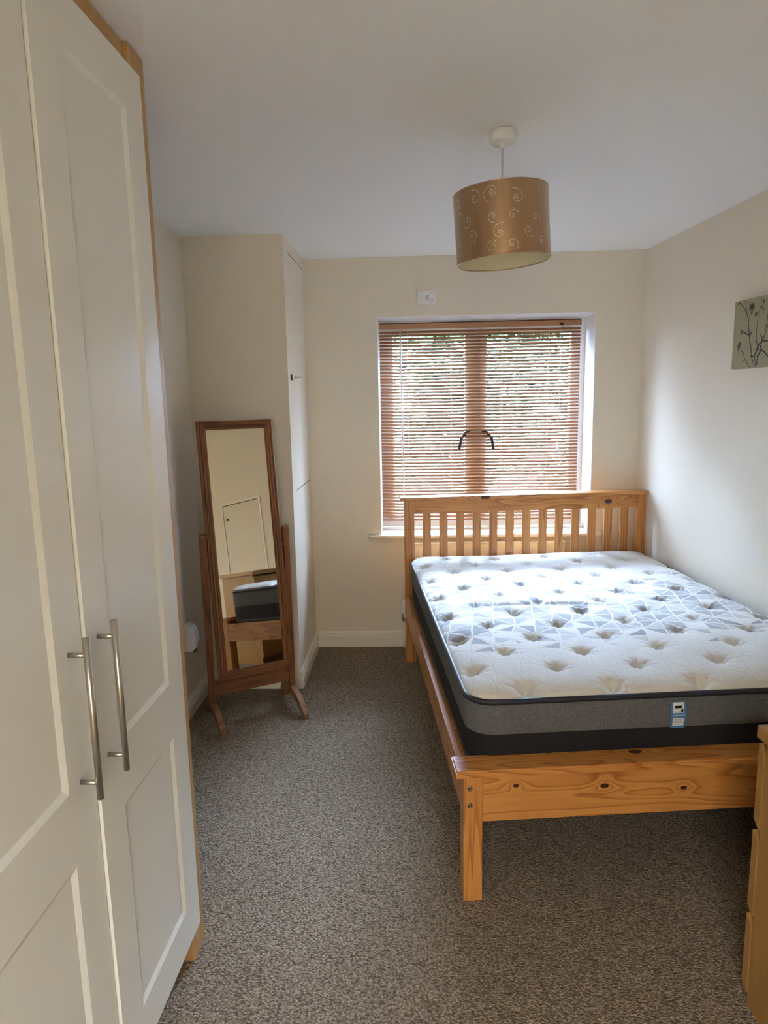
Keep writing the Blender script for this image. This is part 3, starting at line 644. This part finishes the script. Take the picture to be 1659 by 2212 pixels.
    def patch(name, fx0, fx1, fz0, fz1, mat, lift=0.0005):
        V = []; Fc = []; n_ = 5
        for k in range(n_+1):
            f = fz0+(fz1-fz0)*k/n_; z = z0+(z1-z0)*f; y = yy-0.004*math.sin(PI*f)-lift
            V += [(tx0+(tx1-tx0)*fx0, y, z), (tx0+(tx1-tx0)*fx1, y, z)]
        for k in range(n_): Fc.append((2*k, 2*k+1, 2*k+3, 2*k+2))
        return pyd(name, V, Fc, mat, lab)
    patch('label_print', 0.12, 0.88, 0.60, 0.99, 'tag_white'); patch('label_print', 0.12, 0.88, 0.10, 0.40, 'tag_white')
    patch('label_bar', 0.24, 0.72, 0.78, 0.87, 'tag_black', 0.0009)
    patch('label_mark', 0.67, 0.82, 0.63, 0.73, 'tag_black', 0.0009); patch('label_mark', 0.72, 0.80, 0.73, 0.76, 'tag_black', 0.0009); patch('label_mark', 0.48, 0.66, 0.64, 0.65, 'tag_black', 0.0009)
    text('label_text', 'RESISTANT', 0.0078, 'tag_white', lab, (tx0+0.0062, yy-0.0048, z0+0.47*(z1-z0)), (PI/2, 0, 0))
    for k, wd in enumerate((0.62, 0.56, 0.66, 0.50)):
        patch('label_text_line', 0.20, 0.20+wd, 0.345-0.065*k, 0.365-0.065*k, 'tag_grey', 0.0009)
MT['tag_blue'] = plain('label_blue', (0.045, 0.19, 0.46), 0.5); MT['tag_white'] = plain('label_white', (0.70, 0.70, 0.68), 0.5)
MT['tag_grey'] = plain('label_grey', (0.28, 0.28, 0.30), 0.5)
mattress()
# ------------------------------------------------------------------ chest of drawers
def chest():
    root = empty('chest_of_drawers', (0.84, 1.603, 0), RA); Wd, Dp = 0.76, 0.45
    tag(root, 'oak effect chest of drawers at the foot of the bed, cut by the right edge', 'chest of drawers')
    box('top', (0.0, Wd), (-Dp, 0.0), (0.739, 0.771), 'chest_x', root, 0.002)
    box('side_panel', (0.012, 0.030), (-Dp+0.01, -0.022), (0.0, 0.7385), 'chest_z', root, 0.001)
    box('side_panel', (Wd-0.030, Wd-0.012), (-Dp+0.01, -0.022), (0.0, 0.7385), 'chest_z', root, 0.001)
    box('back_panel', (0.030, Wd-0.030), (-Dp+0.01, -Dp+0.016), (0.02, 0.7385), 'chest_z', root)
    box('plinth', (0.0305, Wd-0.0305), (-0.050, -0.032), (0.0, 0.045), 'chest_x', root)
    # moulded drawer fronts with sloping finger grips
    for z0, z1 in ((0.505, 0.722), (0.264, 0.488), (0.040, 0.252)):
        pr = [(-0.021, z0-0.004), (-0.003, z0+0.012), (0.0, z0+0.016), (0.0, z1), (-0.021, z1-0.018)]
        bm = bmesh.new(); rr = [[bm.verts.new((x, y, z)) for y, z in pr] for x in (0.008, Wd-0.008)]; m = len(pr)
        for i in range(m): bm.faces.new((rr[0][i], rr[0][(i+1) % m], rr[1][(i+1) % m], rr[1][i]))
        bm.faces.new(rr[0][::-1]); bm.faces.new(rr[1])
        d = bm_done('drawer', bm, 'chest_x', root)
        boxes('drawer_box', [((0.045, 0.057), (-Dp+0.05, -0.022), (z0+0.02, z1-0.04)), ((Wd-0.057, Wd-0.045), (-Dp+0.05, -0.022), (z0+0.02, z1-0.04)), ((0.057, Wd-0.057), (-Dp+0.05, -0.022), (z0+0.02, z0+0.03))], 'chest_z', d)
MT['chest_x'] = wood('chest_oak_cross', (0.36, 0.20, 0.062), (0.26, 0.135, 0.036), 0, rings=5, contrast=0.6)
MT['chest_z'] = wood('chest_oak_upright', (0.36, 0.20, 0.062), (0.26, 0.135, 0.036), 2, rings=5, contrast=0.6)
chest()
# ------------------------------------------------------------------ pendant lamp
def shade_mat():
    m, nt, b = new_mat('gold_satin_shade'); v, raw = coords(nt, (120, 120, 3)); f = noise(nt, v, 1.0, 3); v2, _ = coords(nt, (300, 300, 12)); g = noise(nt, v2, 1.0, 2)
    nt.links.new(mix_rgb(nt, f, (0.40, 0.245, 0.135), (0.52, 0.345, 0.20)), b.inputs['Base Color'])
    b.inputs['Metallic'].default_value = 0.7; b.inputs['Roughness'].default_value = 0.30; b.inputs['Sheen Weight'].default_value = 0.3
    bump(nt, b, math_n(nt, 'ADD', f, g), 0.25, 0.002); return m
MT['shade'] = shade_mat()
MT['shade_in'] = plain('cream_shade_lining', (0.74, 0.70, 0.52), 0.6)
MT['thread'] = plain('silver_thread', (0.90, 0.86, 0.80), 0.4, 0.3)
def pendant():
    root = empty('pendant_lamp', (0.299, 2.328, H))
    tag(root, 'pendant lamp with a gold satin drum shade and silver scroll embroidery', 'lamp')
    lathe('ceiling_rose', [(0.0405, -0.0005), (0.043, -0.004), (0.0415, -0.030), (0.038, -0.036), (0.018, -0.037), (0.011, -0.042), (0.0055, -0.052)], 'white_plastic', root, 40)
    tube('cord', [(0, 0, -0.05), (0, 0, -0.225)], 0.0032, 'cordwhite', root, 8)
    R, zt, zb = 0.150, 2.2165-H, 2.0065-H
    piv = empty('shade', (0, 0, (zt+zb)/2)); piv.parent = root; piv.rotation_euler = (0, -0.060, 0.0)
    h2 = (zt-zb)/2
    lathe('shade_fabric', [(R, -h2), (R, h2)], 'shade', piv, 96, cap=False)
    lathe('shade_lining', [(R-0.0012, -h2), (R-0.0012, h2)], 'shade_in', piv, 96, cap=False)
    for z in (-h2, h2):
        bm = bmesh.new(); bm_tube(bm, [((R-0.0006)*math.cos(a), (R-0.0006)*math.sin(a), z) for a in np.linspace(0, 2*PI, 73)], 0.0022, 6, caps=False); bm_done('shade_rim', bm, 'shade', piv, True)
    bm = bmesh.new()
    for a in (0.3, 0.3+2*PI/3, 0.3+4*PI/3): bm_tube(bm, [(0.014*math.cos(a), 0.014*math.sin(a), h2-0.03), (0.09*math.cos(a), 0.09*math.sin(a), h2-0.03), ((R-0.002)*math.cos(a), (R-0.002)*math.sin(a), h2-0.002)], 0.0014, 6)
    bm_tube(bm, [(0.016*math.cos(a), 0.016*math.sin(a), h2-0.03) for a in np.linspace(0, 2*PI, 25)], 0.0018, 6, caps=False)
    bm_done('spider_fitting', bm, 'steel', piv, True)
    lathe('lamp_holder', [(0.006, -0.180), (0.014, -0.188), (0.0155, -0.245), (0.013, -0.252)], 'white_plastic', root, 20)
    lathe('bulb', [(0.012, -0.253), (0.014, -0.265), (0.026, -0.295), (0.029, -0.315), (0.024, -0.336), (0.012, -0.346), (0.0005, -0.348)], 'bulb', root, 24)
    # embroidered scrolls; crop pixels -> angle and height on the drum
    face = math.atan2(-2.328, -0.299)
    def yt(x): return float(np.interp(x, (225, 400, 600, 807, 1000, 1200, 1370), (1000, 880, 830, 805, 795, 812, 900)))
    def P3(x, y):
        a = face+math.asin(max(-0.985, min(0.985, (x-803)/572))); z = h2-(y-yt(x))/862*2*h2
        return a, z
    def scroll(cx, cy, r, sgn, tail, turns=1.6, a0=0.0, squash=1.0):
        a_, z_ = P3(cx, cy); k = 2*h2/862; pts = []
        for i in range(70):
            t = i/69; an = a0+sgn*2*PI*(turns+0.55)*t; rr = r*k*1.55*math.exp(2.6*(t-1)); pts.append((a_+rr*math.cos(an)/R, z_-rr*math.sin(an)*1.0))
        if False:
            ta, tz = P3(*tail); p0 = pts[-1]; d0 = (pts[-1][0]-pts[-4][0], pts[-1][1]-pts[-4][1]); s = 6
            for i in range(1, 20):
                t = i/19; b0, b1, b2 = (1-t)**2, 2*t*(1-t), t*t
                pts.append((b0*p0[0]+b1*(p0[0]+d0[0]*s)+b2*ta, b0*p0[1]+b1*(p0[1]+d0[1]*s)+b2*tz))
        V, Fc = [], []; acc = 0.0; on = True; RR = R+0.0007; wd = 0.0009
        for (a1, z1), (a2, z2) in zip(pts, pts[1:]):
            dl = math.hypot((a2-a1)*R, z2-z1)
            if dl < 1e-6: continue
            nn = max(1, int(dl/0.0012))
            for q in range(nn):
                f0, f1 = q/nn, (q+1)/nn
                if (acc % 0.0062) < 0.0042 and abs(z1) < h2-0.003:
                    tx, tz_ = (a2-a1)*R/dl, (z2-z1)/dl; i0 = len(V)
                    for f in (f0, f1):
                        aa, zz = a1+(a2-a1)*f, z1+(z2-z1)*f
                        for s_ in (-1, 1):
                            ang = aa+(-tz_*wd*s_)/R; V.append((RR*math.cos(ang), RR*math.sin(ang), zz+tx*wd*s_))
                    Fc.append((i0, i0+1, i0+3, i0+2))
                acc += dl/nn
        if Fc: pyd('embroidered_scroll', V, Fc, 'thread', piv)
    for s in ((500, 1015, 72, -1, (400, 950), 1.35, 3.6), (700, 945, 82, -1, (805, 968), 1.5, 2.2), (978, 1015, 72, -1, (838, 905), 1.35, 3.6), (960, 800, 95, 1, None, 0.0, 0.0),
              (405, 1275, 55, 1, (540, 1285), 1.5, 2.0), (450, 1445, 62, 1, (560, 1365), 1.5, 1.5), (295, 1600, 42, 1, (385, 1680), 1.4, 1.2), (310, 1050, 36, 1, (345, 1090), 1.2, 0), (315, 1130, 40, -1, (350, 1190), 1.2, 1), (312, 1225, 34, 1, (300, 1270), 1.2, 2),
              (1100, 1410, 60, -1, (1035, 1375), 1.4, 0.4), (1190, 1260, 50, 1, (1200, 1150), 1.4, 1.0), (690, 1560, 58, -1, (600, 1500), 1.3, 1.0), (905, 1560, 58, 1, (985, 1470), 1.3, 2.0), (770, 1420, 75, 1, (860, 1430), 1.2, 0.4), (700, 1230, 50, -1, (620, 1230), 1.3, 0.5), (930, 1220, 46, 1, (965, 1180), 1.3, 0.5), (1250, 1560, 50, 1, (1300, 1600), 1.4, 0.2)):
        if s[5] > 0: scroll(*s)
    # the back of the drum carries the same scrolls
    for k in range(10):
        a = face+PI*0.62+k*PI*0.76/9
        def P3(x, y, a=a): return a+(x-803)/572, h2-(y-805)/862*2*h2
        scroll(803, 960+420*(k % 3)/2+60*(k % 2), 62, 1 if k % 2 else -1, None, 1.5, k*0.7)
MT['cordwhite'] = plain('white_flex', (0.70, 0.69, 0.62), 0.5); MT['bulb'] = plain('unlit_frosted_bulb', (0.82, 0.82, 0.80), 0.3)
pendant()
# ------------------------------------------------------------------ alarm over the window
def alarm():
    root = empty('carbon_monoxide_alarm', (0.100, YW, 2.160)); root.rotation_euler = (0, 0.035, 0)
    tag(root, 'small white carbon monoxide alarm on the wall above the window', 'alarm')
    box('case', (-0.055, 0.055), (-0.030, -0.0005), (-0.038, 0.038), 'white_plastic', root, 0.009, 4)
    bm = bmesh.new(); bm_lathe(bm, [(0.020, 0.0), (0.0195, 0.0022), (0.0165, 0.0024), (0.0155, 0.0006), (0.0001, 0.0008)], 32); bmesh.ops.rotate(bm, verts=bm.verts, matrix=Matrix.Rotation(PI/2, 3, 'X'), cent=(0, 0, 0)); bmesh.ops.translate(bm, verts=bm.verts, vec=(-0.022, -0.0295, 0)); bm_done('test_button', bm, 'white_plastic', root, True)
    for z in (0.011, 0.0, -0.011):
        bm = bmesh.new(); bm_lathe(bm, [(0.0025, 0.0), (0.0025, 0.0012), (0.0001, 0.0014)], 12); bmesh.ops.rotate(bm, verts=bm.verts, matrix=Matrix.Rotation(PI/2, 3, 'X'), cent=(0, 0, 0)); bmesh.ops.translate(bm, verts=bm.verts, vec=(0.003, -0.0295, z)); bm_done('indicator', bm, 'tag_black', root)
        box('indicator_caption', (0.009, 0.013), (-0.0304, -0.0299), (z-0.002, z+0.002), 'tag_grey', root)
    text('brand_text', 'FireAngel', 0.0085, 'tag_grey', root, (0.013, -0.0302, 0.021), (PI/2, 0, 0)); text('gas_text', 'CO', 0.008, 'alarm_grey', root, (0.036, -0.0302, 0.010), (PI/2, 0, 0))
    for k, (a, b_) in enumerate(((0.018, 0.045), (0.020, 0.044), (0.015, 0.043))): box('caption_line', (a, b_), (-0.0304, -0.0299), (-0.0115-0.008*k, -0.0095-0.008*k), 'alarm_grey', root)
MT['alarm_grey'] = plain('pale_grey_print', (0.45, 0.44, 0.47), 0.5)
alarm()
# ------------------------------------------------------------------ canvas print on the right wall
MT['canvas'] = plain('olive_canvas', (0.33, 0.295, 0.175), 0.8, var=0.06, nscale=30, bmp=0.1)
MT['ink'] = plain('dark_sepia_ink', (0.060, 0.055, 0.047), 0.8); MT['ink2'] = plain('pale_brown_ink', (0.30, 0.245, 0.165), 0.8)
def canvas():
    s0 = 1.033; SZ = 0.290; s1 = s0+0.300
    root = empty('canvas_print', (XR+s0*math.sin(RA), YW-s0*math.cos(RA), 1.676), RA)
    tag(root, 'olive canvas print of dark budding branches hung on the right wall', 'picture')
    # local: -y runs along the wall towards the viewer, -x faces the room
    L = s1-s0
    box('stretched_canvas', (-0.035, -0.0005), (-L, 0.0), (0.0, SZ), 'canvas', root, 0.002)
    def XY(px, py):   # close-up pixels -> canvas coordinates
        fy = (py-(520-0.215*(px-490)))/((2000-0.02*(px-380))-(520-0.215*(px-490)))
        left = 490-(490-380)*fy; f = (px-left)/((1196-left)*1.0)*0.80
        return f*L*0.985, SZ*(1-fy)
    bm = bmesh.new(); bm2 = bmesh.new()
    def stroke(pts, wds, B=bm):
        P = [XY(*p) for p in pts]; vs = []
        for i, (a, z) in enumerate(P):
            q0, q1 = P[max(0, i-1)], P[min(len(P)-1, i+1)]; dx, dz = q1[0]-q0[0], q1[1]-q0[1]; l = math.hypot(dx, dz) or 1
            wv = (wds[i] if isinstance(wds, (list, tuple)) else wds)*0.5; a_, z_ = -dz/l*wv, dx/l*wv
            vs.append((B.verts.new((-0.0354, -(a+a_), z+z_)), B.verts.new((-0.0354, -(a-a_), z-z_))))
        for (a, b_), (c, d) in zip(vs, vs[1:]): B.faces.new((a, b_, d, c))
    def bud(p, q, wv): stroke([p, ((p[0]*2+q[0])/3, (p[1]*2+q[1])/3), ((p[0]+2*q[0])/3, (p[1]+2*q[1])/3), q], [0.001, wv, wv*0.9, 0.001])
    k = 0.0031
    stroke([(715, 480), (745, 620), (770, 800), (800, 930), (820, 1130), (835, 1280), (870, 1480), (905, 1660), (925, 1800), (935, 1970)], [k, k, k*1.4, k*1.6, k*2, k*2.1, k*2.3, k*2.3, k*2, k*1.6])
    stroke([(570, 520), (680, 620), (755, 765), (790, 880)], [k*1.4, k*1.2, k*1.3, k*1.5]); bud((600, 545), (545, 580), 0.007); bud((680, 600), (660, 640), 0.004)
    stroke([(1085, 430), (1060, 640), (1015, 860), (1000, 1100), (1000, 1300), (1030, 1480), (1080, 1600)], [k*0.7, k*0.9, k*1.3, k*1.3, k*1.3, k*1.6, k*1.6])
    stroke([(1050, 670), (1105, 625), (1140, 480)], [k, k*1.6, k*1.2]); bud((1105, 640), (1140, 730), 0.009); bud((1115, 560), (1135, 475), 0.009)
    stroke([(1015, 850), (990, 800), (970, 760)], k*0.9); bud((975, 745), (950, 850), 0.013); bud((975, 745), (985, 810), 0.010)
    stroke([(810, 910), (820, 820), (860, 780)], k*0.8); bud((900, 540), (870, 690), 0.024); bud((935, 600), (860, 680), 0.020); bud((825, 540), (840, 660), 0.010); bud((880, 610), (800, 710), 0.014); bud((895, 725), (850, 775), 0.018)
    stroke([(835, 1270), (760, 1220), (700, 1195), (645, 1195)], [k*2, k*1.8, k*1.6, k*1.5]); bud((650, 1190), (620, 1120), 0.011); bud((650, 1190), (620, 1245), 0.011); bud((700, 1200), (705, 1140), 0.008); bud((845, 1270), (885, 1175), 0.011)
    stroke([(865, 1975), (790, 1860), (740, 1790), (710, 1680), (650, 1600), (610, 1510)], [k*1.2]*6); bud((610, 1520), (545, 1480), 0.020); bud((600, 1500), (610, 1395), 0.017); bud((580, 1540), (565, 1620), 0.009); stroke([(745, 1800), (685, 1835)], k*1.3); bud((710, 1690), (715, 1650), 0.004)
    stroke([(1190, 1260), (1150, 1400), (1060, 1480), (1000, 1680), (960, 1740), (870, 1720)], [k*1.6, k*3.2, k*3.6, k*3.4, k*2.2, k*3]); stroke([(1085, 1260), (1130, 1310), (1130, 1400)], [k*1.8, k*2.2, k*2]); stroke([(1140, 1400), (1260, 1400), (1360, 1350)], k*2)
    stroke([(1100, 1490), (1130, 1580), (1060, 1740), (1040, 1870), (1010, 1970)], [k*3, k*3, k*2.6, k*2.4, k*2]); stroke([(1110, 1580), (1200, 1640), (1320, 1760)], k*2.2); bud((1130, 1580), (1140, 1650), 0.012); stroke([(930, 1870), (990, 1760), (1050, 1720)], k*1.3); stroke([(990, 1780), (1000, 1900), (1010, 1965)], k*1.5); bud((1040, 1920), (1070, 1890), 0.007); bud((835, 1420), (860, 1425), 0.006); bud((1000, 1415), (970, 1410), 0.006); bud((800, 930), (828, 925), 0.006)
    stroke([(1250, 470), (1230, 800), (1200, 1260)], k*1.6); stroke([(1330, 640), (1290, 900), (1230, 1100)], k*1.2); bud((1330, 640), (1350, 540), 0.014); bud((1240, 800), (1290, 740), 0.011)
    for q in ([(470, 1380), (520, 1290), (500, 1250)], [(480, 1150), (540, 1050), (510, 1140), (500, 1160)], [(560, 1120), (620, 1010), (700, 980)], [(680, 1460), (720, 1540), (800, 1510), (850, 1560), (780, 1740)], [(1060, 1080), (1090, 990), (1050, 1000)], [(1080, 1150), (1170, 1020)], [(880, 1350), (930, 1240)], [(540, 1330), (620, 1210)], [(900, 1440), (960, 1360)]): stroke(q, 0.0016, bm2)
    bm_done('branch_print', bm, 'ink', root); bm_done('script_print', bm2, 'ink2', root)
canvas()
# ------------------------------------------------------------------ plug-in unit on the left wall
def plug():
    root = empty('plug_in_unit', (XL, 3.255, 0.345))
    tag(root, 'white rounded plastic unit plugged in low on the left wall', 'plug')
    pr = [(0.0, 0.0), (0.040, 0.0), (0.050, 0.012), (0.056, 0.040), (0.055, 0.072), (0.048, 0.102), (0.034, 0.124), (0.016, 0.133), (0.0, 0.134)]
    bm = bmesh.new(); rr = [[bm.verts.new((x+0.001, y, z)) for x, z in pr] for y in (-0.035, 0.035)]; m = len(pr)
    for i in range(m): bm.faces.new((rr[0][i], rr[0][(i+1) % m], rr[1][(i+1) % m], rr[1][i]))
    bm.faces.new(rr[0][::-1]); bm.faces.new(rr[1]); bmesh.ops.bevel(bm, geom=[e for e in bm.edges if e.calc_face_angle(0) > 1.2], offset=0.004, segments=3, affect='EDGES')
    bm_done('housing', bm, 'white_plastic', root)
    box('dial', (0.022, 0.046), (-0.012, 0.012), (-0.010, 0.0005), 'dark_metal', root, 0.003)
    box('badge', (0.0555, 0.0575), (-0.004, 0.012), (0.028, 0.040), 'alarm_grey', root)
    box('wall_plate', (0.0005, 0.009), (-0.045, 0.105), (0.005, 0.092), 'white_plastic', root, 0.003)
plug()
# ------------------------------------------------------------------ garden beyond the window
MT['lawn'] = plain('mown_lawn', (0.055, 0.07, 0.03), 0.9, var=0.25, nscale=3)
def leaf_mat(name, a, b_):
    m, nt, bs = new_mat(name); v, _ = coords(nt); f = noise(nt, v, 5, 3); nt.links.new(mix_rgb(nt, f, a, b_), bs.inputs['Base Color']); bs.inputs['Roughness'].default_value = 0.8; bs.inputs['Specular IOR Level'].default_value = 0.08
    return m
MT['leaf'] = leaf_mat('dark_green_leaves', (0.008, 0.013, 0.005), (0.030, 0.038, 0.018)); MT['leaf2'] = leaf_mat('grey_green_leaves', (0.011, 0.016, 0.008), (0.040, 0.046, 0.026)); MT['bark'] = plain('bark', (0.14, 0.10, 0.08), 0.9, var=0.3, nscale=12, bmp=0.5)
S(box('ground_garden', (-14, 16), (YW+0.35, 30), (-0.45, -0.40), 'lawn'))
def tree(x, y, rz, rx, zc, n, mat, label, seed):
    rng = np.random.default_rng(seed); root = empty('garden_tree', (x, y, -0.4)); tag(root, label, 'tree', 'trees in the garden outside')
    bm = bmesh.new(); bm_tube(bm, [(0, 0, 0), (0.05, 0, zc*0.5), (0, 0.05, zc), (-0.05, 0, zc+rz*0.6)], [0.13, 0.11, 0.08, 0.02], 8)
    for k in range(9):
        a = k*2.4; r = rx*0.75; z = zc-rz*0.5+rz*1.1*(k/8); bm_tube(bm, [(0, 0.03, z-0.4), (r*0.5*math.cos(a), r*0.5*math.sin(a), z-0.1), (r*math.cos(a), r*math.sin(a), z+0.1)], [0.04, 0.025, 0.008], 5)
    bm_done('trunk', bm, 'bark', root, True)
    d = rng.normal(size=(n, 3)); d /= np.linalg.norm(d, axis=1)[:, None]; rad = rng.random(n)**0.45; lump = 1+0.25*np.sin(d[:, 0]*5+seed)*np.sin(d[:, 2]*6+1)
    c = d*(rad*lump)[:, None]*np.array([rx, rx*0.9, rz])+np.array([0, 0, zc]); c[:, 2] = np.maximum(c[:, 2], 0.25)
    u = rng.normal(size=(n, 3)); u /= np.linalg.norm(u, axis=1)[:, None]; v = np.cross(u, rng.normal(size=(n, 3))); v /= np.linalg.norm(v, axis=1)[:, None]
    s = (0.08+0.08*rng.random(n))[:, None]; V = np.stack([c-u*s, c+v*s*0.5, c+u*s, c-v*s*0.5], 1).reshape(-1, 3); Fc = np.arange(4*n).reshape(n, 4)
    me = bpy.data.meshes.new('foliage'); me.from_pydata(V.tolist(), [], Fc.tolist()); me.update(); o = link('foliage', me, mat, root); o['kind'] = 'stuff'
tree(-1.6, 9.0, 2.6, 1.75, 2.3, 15000, 'leaf2', 'grey green tree outside, seen through the left half of the blind', 1)
tree(0.9, 13.6, 3.2, 2.2, 2.9, 17000, 'leaf', 'dark green tree outside, furthest back behind the window mullion', 2)
tree(3.45, 9.0, 2.7, 1.8, 2.4, 15000, 'leaf2', 'broad green tree outside, seen through the right half of the blind', 3)
